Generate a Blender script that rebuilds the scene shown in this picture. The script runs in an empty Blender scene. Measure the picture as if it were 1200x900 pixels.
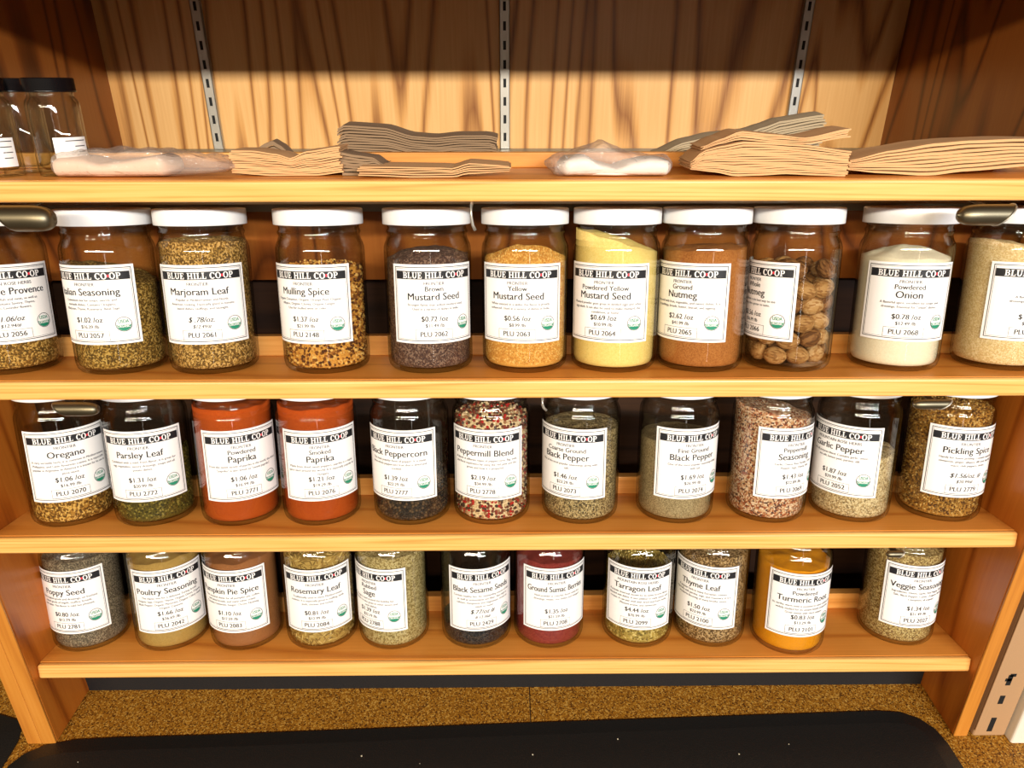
import bpy, math, random
from mathutils import Vector, Matrix, noise
random.seed(7)
sc = bpy.context.scene
U = 0.686            # camera to rack front, the scene's unit of length in metres
ZC = 1.753           # camera height above the floor
PITCH, YAW, FPX, CX, CY = math.radians(26.2), math.radians(0.55), 870.0, 600.0, 450.0

# ---------------------------------------------------------------- camera, light, exposure
cam = bpy.data.cameras.new('camera')
cam.sensor_width = 36; cam.lens = FPX/1200*36; cam.clip_start = 0.02
co = bpy.data.objects.new('camera', cam); sc.collection.objects.link(co)
co.location = (0, 0, ZC); co.rotation_euler = (math.pi/2-PITCH, 0, -YAW)
sc.camera = co
sc.view_settings.view_transform = 'Standard'; sc.view_settings.look = 'None'
sc.view_settings.exposure = 0.0; sc.view_settings.gamma = 1; sc.view_settings.use_curve_mapping = False
sc.cycles.transparent_max_bounces = 32
w = bpy.data.worlds.new('world'); sc.world = w; w.use_nodes = True
bg = w.node_tree.nodes['Background']; bg.inputs[0].default_value = (1.0, .66, .38, 1); bg.inputs[1].default_value = 0.15

def area(name, loc, target, sx, sy, power, col):
    l = bpy.data.lights.new(name, 'AREA'); l.shape = 'RECTANGLE'; l.size = sx; l.size_y = sy
    l.energy = power; l.color = col
    o = bpy.data.objects.new(name, l); sc.collection.objects.link(o)
    o.location = loc
    o.rotation_euler = (Vector(target)-Vector(loc)).to_track_quat('-Z', 'Y').to_euler()
    return o
area('ceiling_strip_light', (-.5, -1.95, ZC+0.813), (-.5, .8, ZC-.2), 2.8, .08, 104, (1.0, .86, .66))
area('ceiling_panel_light', (1.5, -2.45, ZC+0.953), (1.5, .8, ZC-.2), 1.6, .10, 126, (.95, .97, 1.0))
area('shop_window_light', (.75, -2.9, ZC+.10), (0.1, .8, ZC-.45), .11, 1.7, 3.2, (1.0, .93, .84))

# ---------------------------------------------------------------- geometry of the place
def P(x, d, h): return Vector((x*U, d*U, ZC-h*U))          # sideways, away, below the eye
def ray(px, py):
    a = (px-CX)/FPX; b = (py-CY)/FPX
    v = Vector((a, math.cos(PITCH)-b*math.sin(PITCH), -(math.sin(PITCH)+b*math.cos(PITCH))))
    return Matrix.Rotation(-YAW, 3, 'Z') @ v
def at(px, py, d):                                          # where a sight line meets the upright plane at distance d
    r = ray(px, py); r *= d*U/r.y; r.z += ZC; return r
def on(px, py, h):                                          # where it meets the level h
    r = ray(px, py); r *= -h*U/r.z; r.z += ZC; return r
SH = [0.192, 0.4864, 0.7747, 1.0630]                        # heights of the shelves' front edges
TILT = [math.radians(4.5)]+[math.radians(11)]*3              # the shelves lean back, so jars rest against the cleat
TH = 0.0278; CTR = 1.243; CLEAT = 0.1705; AX = 0.1005; PF = 0.977; WB = 1.81
def frame(k):                                               # shelf k: x sideways, y back along the board, z up from the board
    return Matrix.Translation(P(0, 1, SH[k])) @ Matrix.Rotation(-TILT[k], 4, 'X')
FRAME = [frame(k) for k in range(4)]
def upright(px, py, k, s):                                  # where a sight line meets the plane standing square on shelf k at s behind its front edge; in the shelf's frame
    inv = FRAME[k].inverted(); o = inv @ Vector((0, 0, ZC)); r = inv.to_3x3() @ ray(px, py)
    return o+r*((s*U-o.y)/r.y)
def floor1(d): return ZC-(SH[0]+(d-1)*math.tan(TILT[0]))*U+.0003
SL = math.tan(TILT[0])

# ---------------------------------------------------------------- helpers
class MB:
    def __init__(s): s.v = []; s.f = []; s.m = []
    def add(s, vs, fs, m=0):
        b = len(s.v); s.v += [tuple(x) for x in vs]
        for f in fs: s.f.append([b+i for i in f]); s.m.append(m)
    def box(s, a, b, m=0):
        x0, x1 = sorted((a[0], b[0])); y0, y1 = sorted((a[1], b[1])); z0, z1 = sorted((a[2], b[2]))
        s.add([(x0,y0,z0),(x1,y0,z0),(x1,y1,z0),(x0,y1,z0),(x0,y0,z1),(x1,y0,z1),(x1,y1,z1),(x0,y1,z1)],
              [(0,3,2,1),(4,5,6,7),(0,1,5,4),(1,2,6,5),(2,3,7,6),(3,0,4,7)], m)
    def lathe(s, prof, n=48, m=0, closed=False):
        b = []
        for r, z in prof:
            for k in range(n):
                a = 2*math.pi*k/n; b.append((r*math.sin(a), -r*math.cos(a), z))
        f = []
        L = len(prof); rng = range(L) if closed else range(L-1)
        for i in rng:
            j = (i+1) % L
            for k in range(n):
                k2 = (k+1) % n; f.append((i*n+k, i*n+k2, j*n+k2, j*n+k))
        if not closed:
            f.append(tuple(range(n-1, -1, -1))); f.append(tuple((L-1)*n+k for k in range(n)))
        s.add(b, f, m)
    def grid(s, rows, m=0):
        n = len(rows[0]); b = [p for r in rows for p in r]
        s.add(b, [(i*n+j, i*n+j+1, (i+1)*n+j+1, (i+1)*n+j) for i in range(len(rows)-1) for j in range(n-1)], m)
    def tube(s, pts, r, n=8, m=0, flat=1.0):
        rows = []
        for i, p in enumerate(pts):
            p = Vector(p); t = (Vector(pts[min(i+1, len(pts)-1)])-Vector(pts[max(i-1, 0)])).normalized()
            u = t.cross(Vector((0, 1, 0)) if abs(t.y) < .9 else Vector((1, 0, 0))).normalized(); q = t.cross(u)
            rows.append([p+u*(r*flat*math.cos(2*math.pi*k/n))+q*(r*math.sin(2*math.pi*k/n)) for k in range(n)])
        b = [p for r_ in rows for p in r_]
        f = [(i*n+k, i*n+(k+1) % n, (i+1)*n+(k+1) % n, (i+1)*n+k) for i in range(len(rows)-1) for k in range(n)]
        f += [tuple(range(n-1, -1, -1)), tuple((len(rows)-1)*n+k for k in range(n))]
        s.add(b, f, m)
    def mesh(s, name, mats, smooth=False):
        me = bpy.data.meshes.new(name); me.from_pydata(s.v, [], s.f)
        for m in (mats if isinstance(mats, (list, tuple)) else [mats]): me.materials.append(m)
        if any(s.m): me.polygons.foreach_set('material_index', s.m)
        if smooth: me.polygons.foreach_set('use_smooth', [True]*len(s.f))
        me.update(); return me
    def build(s, name, mats, parent=None, smooth=False, loc=None, bevel=0):
        return link(name, s.mesh(name, mats, smooth), parent, loc, bevel)
def link(name, me, parent=None, loc=None, bevel=0):
    o = bpy.data.objects.new(name, me); sc.collection.objects.link(o)
    if parent: o.parent = parent
    if loc is not None: o.location = loc
    if bevel:
        b = o.modifiers.new('bevel', 'BEVEL'); b.width = bevel; b.segments = 3; b.limit_method = 'ANGLE'
    return o
def empty(name, loc=(0, 0, 0)):
    o = bpy.data.objects.new(name, None); o.empty_display_size = .02; sc.collection.objects.link(o); o.location = loc; return o
def tag(o, label, cat, group=None, kind=None):
    o['label'] = label; o['category'] = cat
    if group: o['group'] = group
    if kind: o['kind'] = kind
    return o
def lin(c):
    return tuple((x/255/12.92 if x/255 <= .04045 else ((x/255+.055)/1.055)**2.4) for x in c)+(1,)

# ---------------------------------------------------------------- materials
def newmat(name):
    m = bpy.data.materials.new(name); m.use_nodes = True
    nt = m.node_tree; return m, nt, nt.nodes['Principled BSDF']
def nd(nt, t, **kw):
    n = nt.nodes.new(t)
    for k, v in kw.items():
        if k in n.inputs: n.inputs[k].default_value = v
        else: setattr(n, k, v)
    return n
def ramp(nt, stops, interp='LINEAR'):
    r = nt.nodes.new('ShaderNodeValToRGB'); e = r.color_ramp.elements; r.color_ramp.interpolation = interp
    while len(e) < len(stops): e.new(.5)
    for k, (p, c) in enumerate(stops): e[k].position = p; e[k].color = c
    return r
def plain(name, c, rough=.5, metal=0, spec=.5, bump=0, bscale=300):
    m, nt, b = newmat(name); b.inputs['Base Color'].default_value = lin(c)
    b.inputs['Roughness'].default_value = rough; b.inputs['Metallic'].default_value = metal
    b.inputs['Specular IOR Level'].default_value = spec
    if bump:
        tc = nd(nt, 'ShaderNodeTexCoord'); n = nd(nt, 'ShaderNodeTexNoise', Scale=bscale, Detail=4.0)
        bp = nd(nt, 'ShaderNodeBump', Strength=bump, Distance=.001)
        nt.links.new(tc.outputs['Object'], n.inputs['Vector']); nt.links.new(n.outputs['Fac'], bp.inputs['Height'])
        nt.links.new(bp.outputs[0], b.inputs['Normal'])
    return m
def wood(name, light, mid, dark, grain, rings=9.0, freq=2.2, stretch=9.0, ringmix=.6, rough=.32, off=0.0):
    m, nt, b = newmat(name)
    tc = nd(nt, 'ShaderNodeTexCoord'); L = nt.links.new
    s = [1.0, 1.0, 1.0]; s['xyz'.index(grain)] = 1/stretch
    mp = nd(nt, 'ShaderNodeMapping'); mp.inputs['Scale'].default_value = s; mp.inputs['Location'].default_value = (off, off*.7, off*1.3)
    L(tc.outputs['Object'], mp.inputs['Vector'])
    n1 = nd(nt, 'ShaderNodeTexNoise', Scale=freq*3, Detail=1.5, Roughness=.4, Distortion=.25); L(mp.outputs[0], n1.inputs['Vector'])
    mul = nd(nt, 'ShaderNodeMath', operation='MULTIPLY'); mul.inputs[1].default_value = rings; L(n1.outputs['Fac'], mul.inputs[0])
    fr = nd(nt, 'ShaderNodeMath', operation='FRACT'); L(mul.outputs[0], fr.inputs[0])
    r1 = ramp(nt, [(0, (.45, .45, .45, 1)), (.1, (.08, .08, .08, 1)), (.62, (.14, .14, .14, 1)), (.86, (1, 1, 1, 1)), (1, (.45, .45, .45, 1))]); L(fr.outputs[0], r1.inputs[0])
    s2 = [260.0]*3; s2['xyz'.index(grain)] = 7.0
    mp2 = nd(nt, 'ShaderNodeMapping'); mp2.inputs['Scale'].default_value = s2; L(tc.outputs['Object'], mp2.inputs['Vector'])
    n2 = nd(nt, 'ShaderNodeTexNoise', Scale=1.0, Detail=3.0, Roughness=.6); L(mp2.outputs[0], n2.inputs['Vector'])
    mx = nd(nt, 'ShaderNodeMix', data_type='FLOAT'); mx.inputs[0].default_value = ringmix
    L(n2.outputs['Fac'], mx.inputs[2]); L(r1.outputs[0], mx.inputs[3])
    cr = ramp(nt, [(.12, lin(light)), (.5, lin(mid)), (.92, lin(dark))]); L(mx.outputs[0], cr.inputs[0])
    L(cr.outputs[0], b.inputs['Base Color'])
    bp = nd(nt, 'ShaderNodeBump', Strength=.12, Distance=.0006); L(n2.outputs['Fac'], bp.inputs['Height']); L(bp.outputs[0], b.inputs['Normal'])
    b.inputs['Roughness'].default_value = rough; b.inputs['Specular IOR Level'].default_value = .4
    return m
def speckle(name, cols, size, rough=.85, bump=.6, stretch=(1, 1, 1), off=0.0):
    """small grains or flakes: every voronoi cell has one of the colours"""
    m, nt, b = newmat(name); L = nt.links.new
    tc = nd(nt, 'ShaderNodeTexCoord')
    mp = nd(nt, 'ShaderNodeMapping'); mp.inputs['Scale'].default_value = stretch; mp.inputs['Location'].default_value = (off, off, off)
    L(tc.outputs['Object'], mp.inputs['Vector'])
    nz = nd(nt, 'ShaderNodeTexNoise', Scale=.35/size, Detail=2.0); L(mp.outputs[0], nz.inputs['Vector'])
    va = nd(nt, 'ShaderNodeVectorMath', operation='MULTIPLY_ADD'); va.inputs[1].default_value = (size*1.6,)*3
    L(nz.outputs['Color'], va.inputs[0]); L(mp.outputs[0], va.inputs[2])
    v = nd(nt, 'ShaderNodeTexVoronoi', Scale=1/size); L(va.outputs[0], v.inputs['Vector'])
    sp = nd(nt, 'ShaderNodeSeparateColor'); L(v.outputs['Color'], sp.inputs[0])
    n = len(cols)
    r = ramp(nt, [(k/n, lin(c)) for k, c in enumerate(cols)], 'CONSTANT'); L(sp.outputs[0], r.inputs[0])
    L(r.outputs[0], b.inputs['Base Color'])
    bp = nd(nt, 'ShaderNodeBump', Strength=bump, Distance=size*.6); bp.invert = True
    L(v.outputs['Distance'], bp.inputs['Height']); L(bp.outputs[0], b.inputs['Normal'])
    b.inputs['Roughness'].default_value = rough; b.inputs['Specular IOR Level'].default_value = .2
    return m
def clear(name, tint, ior=1.5, rough=.02, haze=0.0, hazecol=(1, 1, 1, 1), bump=0, edge=None):
    m = bpy.data.materials.new(name); m.use_nodes = True; nt = m.node_tree; nt.nodes.clear(); L = nt.links.new
    out = nd(nt, 'ShaderNodeOutputMaterial'); t = nd(nt, 'ShaderNodeBsdfTransparent'); t.inputs[0].default_value = tint
    g = nd(nt, 'ShaderNodeBsdfGlossy'); g.inputs['Roughness'].default_value = rough
    fz = nd(nt, 'ShaderNodeFresnel', IOR=ior); mx = nd(nt, 'ShaderNodeMixShader')
    ge = nd(nt, 'ShaderNodeNewGeometry'); mr = nd(nt, 'ShaderNodeMapRange')       # same reflectance from both sides of the sheet
    mr.inputs[3].default_value = ior; mr.inputs[4].default_value = 1/ior
    L(ge.outputs['Backfacing'], mr.inputs[0]); L(mr.outputs[0], fz.inputs['IOR'])
    if bump:
        tc = nd(nt, 'ShaderNodeTexCoord'); n = nd(nt, 'ShaderNodeTexNoise', Scale=60.0, Detail=3.0, Distortion=1.5)
        bp = nd(nt, 'ShaderNodeBump', Strength=bump, Distance=.01); L(tc.outputs['Object'], n.inputs['Vector'])
        L(n.outputs['Fac'], bp.inputs['Height']); L(bp.outputs[0], g.inputs['Normal']); L(bp.outputs[0], fz.inputs['Normal'])
    L(fz.outputs[0], mx.inputs[0]); L(t.outputs[0], mx.inputs[1]); L(g.outputs[0], mx.inputs[2])
    last = mx
    if edge:                                                 # light crosses more glass where the wall is seen at a slant
        lw = nd(nt, 'ShaderNodeLayerWeight', Blend=.5); pw = nd(nt, 'ShaderNodeMath', operation='POWER'); pw.inputs[1].default_value = 4.0
        L(lw.outputs['Facing'], pw.inputs[0]); mc = nd(nt, 'ShaderNodeMix', data_type='RGBA'); L(pw.outputs[0], mc.inputs[0])
        mc.inputs[6].default_value = tint; mc.inputs[7].default_value = edge; L(mc.outputs[2], t.inputs[0])
    if haze:
        d = nd(nt, 'ShaderNodeBsdfDiffuse'); d.inputs[0].default_value = hazecol
        m2 = nd(nt, 'ShaderNodeMixShader'); m2.inputs[0].default_value = haze
        L(mx.outputs[0], m2.inputs[1]); L(d.outputs[0], m2.inputs[2]); last = m2
    L(last.outputs[0], out.inputs[0]); return m

M = {}
M['shelf'] = wood('oak_shelf', (228, 154, 70), (212, 134, 52), (176, 98, 34), 'x', rings=9, freq=2.6, stretch=14, ringmix=.5)  # orange deepened for the light bounced between the boards
M['front'] = wood('oak_front_lit', (242, 192, 118), (228, 168, 90), (190, 122, 54), 'x', rings=14, freq=9, stretch=40, ringmix=.3, off=4)  # edging strip's paler oak, brightened further for the light on shelf fronts
M['cleat'] = wood('oak_cleat', (232, 172, 96), (216, 148, 70), (182, 110, 44), 'x', rings=6, freq=4, stretch=14, ringmix=.4, off=2)
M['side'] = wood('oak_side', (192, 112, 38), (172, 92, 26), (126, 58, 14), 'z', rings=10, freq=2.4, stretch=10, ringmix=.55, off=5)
M['edge'] = wood('oak_edge', (212, 144, 62), (196, 126, 48), (160, 92, 32), 'z', rings=5, freq=3, stretch=12, ringmix=.3, off=3)
M['back'] = wood('oak_back', (226, 181, 120), (204, 150, 86), (112, 58, 20), 'z', rings=17, freq=2.1, stretch=15, ringmix=.62, off=1)
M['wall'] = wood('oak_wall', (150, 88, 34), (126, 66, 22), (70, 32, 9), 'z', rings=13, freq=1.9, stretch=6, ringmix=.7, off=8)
M['darkwood'] = wood('dark_wood', (70, 42, 22), (50, 28, 14), (30, 16, 8), 'x', rings=9, freq=3, stretch=12, ringmix=.5, rough=.6)
M['black'] = plain('black_board', (22, 24, 27), .55, bump=.2)
M['white'] = plain('white_plastic', (236, 238, 238), .32)
M['blacklid'] = plain('black_plastic', (14, 14, 16), .22)
M['paper'] = plain('label_paper', (244, 242, 240), .6)
M['ink'] = plain('ink_grey', (22, 23, 30), .7)
M['softink'] = plain('ink_pale', (66, 66, 74), .7)
M['band'] = plain('ink_black', (20, 21, 26), .6)
M['red'] = plain('ink_red', (222, 40, 62), .6)
M['green'] = plain('ink_green', (18, 132, 100), .6)
M['steel'] = plain('steel', (150, 146, 138), .28, 1)
M['dullsteel'] = plain('dull_steel', (120, 112, 92), .42, 1)
M['zinc'] = plain('zinc_steel', (186, 182, 172), .38, .7)
M['slot'] = plain('slot_black', (8, 8, 8), .8)
M['tan'] = plain('tan_enamel', (176, 138, 100), .45, bump=.1)
M['cream'] = plain('cream_enamel', (226, 218, 202), .5)
M['mat'] = plain('black_rubber', (17, 15, 13), .55, bump=.5, bscale=500)
M['crumb'] = plain('crumb', (200, 190, 165), .8)
M['ledge'] = plain('grey_laminate', (120, 122, 110), .35)
M['floor'] = plain('floor_vinyl', (120, 112, 100), .5, bump=.1)
M['kraft'] = plain('kraft_paper', (206, 160, 110), .8, bump=.25, bscale=120)
M['kraftdullshade'] = plain('kraft_paper_dull_shaded', (138, 112, 84), .85, bump=.3, bscale=120)  # grey brown bags; also the shade on the folds beside the creased pile
M['kraftgrey'] = plain('kraft_paper_grey', (166, 148, 118), .85, bump=.3, bscale=120)
M['bagwhite'] = plain('bundle_white', (248, 244, 240), .5, bump=.15, bscale=60)
M['bagpink'] = plain('bundle_cream', (236, 208, 186), .5, bump=.15, bscale=60)
M['cork'] = speckle('pressed_cork', [(146, 96, 24), (128, 80, 18), (160, 110, 32), (82, 48, 12), (136, 88, 22), (182, 138, 62)], .0016, .55, .25)
M['glass'] = clear('jar_glass', (.965, .972, .955, 1), edge=(.20, .21, .16, 1))
M['film'] = clear('plastic_film', (.93, .9, .87, 1), 1.5, .10, .20, (.80, .70, .62, 1), .8)

# ---------------------------------------------------------------- setting
def struct(name, mb, m, bevel=0):
    o = mb.build(name, m, bevel=bevel); o['kind'] = 'structure'; return o
b = MB(); b.box((-2.5, -3.2, -.05), (2.5, 1.6, 0)); struct('floor', b, M['floor'])
b = MB(); b.box(P(-1.0, WB, CTR), P(1.0, WB+.03, -.6)); struct('wall_back', b, M['back'])
b = MB(); b.box(P(-.923, 1.215, CTR), P(-.891, WB, -.6)); struct('wall_left', b, M['wall'])
b = MB(); b.box(P(.885, 1.215, CTR), P(.917, WB, -.6)); struct('wall_right', b, M['wall'])
b = MB(); b.box(P(-1.1, .97, -0.1180), P(1.1, WB+.03, -0.1530)); struct('ceiling', b, M['side'])
# dark body below the rear counter, with its oak apron
b = MB(); b.box(P(-.885, 1.33, .40), P(.88, 1.36, CTR)); struct('trim_1', b, M['darkwood'])
b = MB(); b.box(P(-.885, 1.235, .286), P(.88, 1.26, .405)); struct('trim_2', b, M['wall'])

# rear counter top the rack stands against
b = MB(); b.box(P(-.885, 1.225, .273), P(.88, WB-.003, .2855))
tag(b.build('rear_ledge', M['ledge'], bevel=.001), 'thin grey ledge behind the top shelf, under the oak back panel', 'ledge')

# ---------------------------------------------------------------- spice rack
rack = empty('spice_rack', P(0, 1, CTR)); ro = -rack.location
tag(rack, 'long golden oak rack of four shelves holding the labelled spice jars', 'shelf rack')
HX = .8610*U
for k in range(4):
    fm = Matrix.Translation(ro) @ FRAME[k]
    b = MB(); b.box((-HX, .0082, -TH*U), (HX, .192*U, 0)); o = b.build('shelf', M['shelf'], rack); o.matrix_local = fm
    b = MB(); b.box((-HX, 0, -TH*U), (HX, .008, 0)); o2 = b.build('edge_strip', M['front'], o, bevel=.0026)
    b = MB(); b.box((-HX, CLEAT*U, .0001), (HX, .1915*U, (.0225 if k == 0 else .0345)*U)); o = b.build('back_cleat', M['cleat'], rack, bevel=.001); o.matrix_local = fm
for s in (-1, 1):
    b = MB(); b.box(P(s*.8615, PF+.005, .17), P(s*.8880, 1.212, CTR)); o = b.build('side_panel', M['side'], rack, loc=ro, bevel=.0015)
    b = MB(); b.box(P(s*.8615, PF, .17), P(s*.8880, PF+.0048, CTR)); b.build('edge_band', M['edge'], o, bevel=.0012)
b = MB(); b.box(P(-.861, 1.103, 1.12), P(.861, 1.118, CTR)); b.build('kick_board', M['black'], rack, loc=ro)
b = MB(); b.box(P(-.8885, PF, .17), P(-.916, 1.212, CTR))
tag(b.build('end_panel', M['edge'], bevel=.0015), 'worn oak upright standing against the left side of the rack', 'panel')

# ---------------------------------------------------------------- counter, mats, uprights at the right
for x0, x1, l in ((-1.45, .0458, 'left half of the speckled cork brown countertop under the rack'), (.0474, 1.0, 'right half of the speckled cork brown countertop under the rack')):
    b = MB(); b.box(P(x0, .62, CTR+.0004), P(x1, 1.325, CTR+.04))
    tag(b.build('countertop', M['cork'], bevel=.0008), l, 'countertop', 'countertop halves')
def outline_slab(pts, z0, z1, name, m, inset=.024):
    b = MB(); n = len(pts); inn = []
    for i in range(n):                                       # the mat's border slopes up to its flat top
        p, q, r_ = Vector(pts[i-1]), Vector(pts[i]), Vector(pts[(i+1) % n])
        t = ((q-p).normalized()+(r_-q).normalized()).normalized(); inn.append((q.x-t.y*inset, q.y+t.x*inset))
    b.add([(x, y, z0) for x, y in pts]+[(x, y, z0+.002) for x, y in pts]+[(x, y, z1) for x, y in inn],
          [tuple(range(n-1, -1, -1)), tuple(2*n+i for i in range(n))]+[(i, (i+1) % n, n+(i+1) % n, n+i) for i in range(n)]+[(n+i, n+(i+1) % n, 2*n+(i+1) % n, 2*n+i) for i in range(n)])
    return b.build(name, m)
ztop = ZC-CTR*U
def corner(cx, cy, r, a0, a1, n=10):
    return [(cx+r*math.cos(math.radians(a0+(a1-a0)*k/n)), cy+r*math.sin(math.radians(a0+(a1-a0)*k/n))) for k in range(n+1)]
S = lambda x, d: (x*U, d*U)
pts = [S(.842, .62), S(.842, .91), S(.841, .960), S(.833, .993), S(.815, 1.016), S(.785, 1.031), S(.74, 1.035), S(.05, 1.014), S(-.58, .992), S(-.76, .988), S(-.83, .984), S(-.878, .973), S(-.908, .955), S(-.923, .930), S(-.927, .62)]
tag(outline_slab(pts, ztop-.0001, ztop+.008, 'rubber_mat', M['mat']), 'wide black rubber mat with rounded corners on the cork countertop', 'mat')
pts = [S(-1.40, .62), S(-.934, .62), S(-.934, .945), S(-.937, .985), S(-.945, 1.008), S(-.966, 1.031), S(-1.01, 1.044), S(-1.40, 1.05)]
tag(outline_slab(pts, ztop-.0001, ztop+.008, 'rubber_mat', M['mat']), 'black rubber mat left of the oak end panel, only its corner in view', 'mat')
b = MB()
for k in range(46):
    x = random.uniform(-.87, .80)*U; y = random.uniform(.68, .97)*U; s = random.uniform(.0003, .0009)
    b.box((x-s, y-s*.7, ztop+.0079), (x+s, y+s*.8, ztop+.008+s))
o = b.build('crumbs', M['crumb']); tag(o, 'pale crumbs scattered over the wide black rubber mat', 'crumbs', kind='stuff')

post = empty('slotted_upright', P(.93, PF, CTR)); po = -post.location
tag(post, 'tan metal slotted upright to the right of the oak rack', 'upright')
b = MB()
b.box(P(.898, PF, .1), P(.961, 1.03, CTR)); b.build('channel', M['tan'], post, loc=po, bevel=.003)
b = MB(); b.box(P(.8965, PF-.003, .1), P(.907, PF-.0002, 1.225)); b.build('flange', M['tan'], post, loc=po, bevel=.0008)
for (px, py, hw, hh) in ((1183, 797, .0045, .022), (1173.5, 820, .0048, .018), (1162, 849, .005, .031)):
    c = at(px, py, PF); b = MB(); y = (PF-.0004)*U
    b.box((c.x-hw*U, y, c.z-hh*U*.6), (c.x+hw*U, y+.002, c.z+hh*U*.6))
    if hh == .022: b.box((c.x-.008*U, y, c.z-.002), (c.x+.004*U, y+.002, c.z+.003)); b.box((c.x-.002*U, y, c.z+.006), (c.x+.009*U, y+.002, c.z+.011))
    b.build('slot', M['slot'], post, loc=po)
b = MB(); b.box(P(.9635, .962, .7), P(1.25, 1.0, 1.45)); tag(b.build('shelf_end_panel', M['cream'], bevel=.003), 'cream white metal panel at the right edge beside the tan upright', 'panel')

# slotted standards on the back panel
for x, l in ((-.665, 'leftmost slotted metal shelf standard on the oak back panel'), (.001, 'middle slotted metal shelf standard on the oak back panel'), (.662, 'rightmost slotted metal shelf standard on the oak back panel')):
    st = empty('shelf_standard', P(x, WB, .2725)); so = -st.location
    tag(st, l, 'shelf standard', 'shelf standards')
    b = MB(); hw = .0112; y0 = WB*U-.0085; y1 = WB*U-.0005; zb = ZC-.2725*U
    b.box((x*U-hw*U, y0, zb), (x*U+hw*U, y0+.0016, ZC+.12)); b.box((x*U-hw*U, y0, zb), (x*U-hw*U+.0016, y1, ZC+.12)); b.box((x*U+hw*U-.0016, y0, zb), (x*U+hw*U, y1, ZC+.12))
    b.build('channel', M['zinc'], st, loc=so, bevel=.0005)
    for k in range(14):
        z = zb+.012+k*.0265
        b = MB(); b.box((x*U-.0022, y0-.0003, z), (x*U+.0022, y0+.001, z+.0125)); b.build('slot', M['slot'], st, loc=so)

# ---------------------------------------------------------------- lettering
TXT = {}
def collect(strings):
    obs = []
    for s in strings:
        c = bpy.data.curves.new('t', 'FONT'); c.body = s; c.size = 1.0; c.resolution_u = 3;  c.align_x = 'CENTER'
        o = bpy.data.objects.new('t', c); sc.collection.objects.link(o); obs.append((s, o, c))
    bpy.context.view_layer.update(); dg = bpy.context.evaluated_depsgraph_get()
    for s, o, c in obs:
        me = bpy.data.meshes.new_from_object(o.evaluated_get(dg))
        TXT[s] = ([(v.co.x, v.co.y) for v in me.vertices], [tuple(p.vertices) for p in me.polygons])
        bpy.data.objects.remove(o); bpy.data.curves.remove(c); bpy.data.meshes.remove(me)
CAP = 0.56                                                   # cap height of the font at size 1
def put_text(out, s, u, v, cap, maxw=None, shear=0.0, weight=1.0):
    """append 2-D polygons (mm), centred on (u, v)"""
    vs, fs = TXT[s]
    if not vs: return
    k = cap/CAP; x0 = min(p[0] for p in vs); x1 = max(p[0] for p in vs); kx = k
    if maxw and (x1-x0)*k > maxw: kx = maxw/(x1-x0)
    mid = (x0+x1)/2
    for du in (-.035*cap, .035*cap): out.append(([(u+du+(p[0]-mid)*kx+shear*p[1]*k, v+p[1]*k-cap/2) for p in vs], fs))
def rect(x0, y0, x1, y1): return ([(x0, y0), (x1, y0), (x1, y1), (x0, y1)], [(0, 1, 2, 3)])
def arc(cx, cy, rx, ry, ix, iy, a0, a1, n=12):
    v = []
    for k in range(n+1):
        a = math.radians(a0+(a1-a0)*k/n); c, s = math.cos(a), math.sin(a)
        v += [(cx+rx*c, cy+ry*s), (cx+ix*c, cy+iy*s)]
    return (v, [(2*k, 2*k+2, 2*k+3, 2*k+1) for k in range(n)])
def disc(cx, cy, rx, ry, n=24, a0=0, a1=360):
    if rx > 4:                                               # in upright strips, so that it follows the curve of the jar
        f = lambda u: ry*math.sqrt(max(0, 1-u*u)); us = [-1+k/8 for k in range(17)]; lower = a1-a0 < 360
        tp = (lambda u: -f(1)-ry*.1 if f(u) > ry*.1 else -f(u)) if lower else f
        v = [p for u in us for p in ((cx+rx*u, cy-f(u)), (cx+rx*u, cy+tp(u)))]
        return (v, [(2*k, 2*k+2, 2*k+3, 2*k+1) for k in range(16)])
    v = [(cx+rx*math.cos(math.radians(a0+(a1-a0)*k/n)), cy+ry*math.sin(math.radians(a0+(a1-a0)*k/n))) for k in range(n+(a1-a0 < 360))]
    return (v, [tuple(range(len(v)))])
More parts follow.
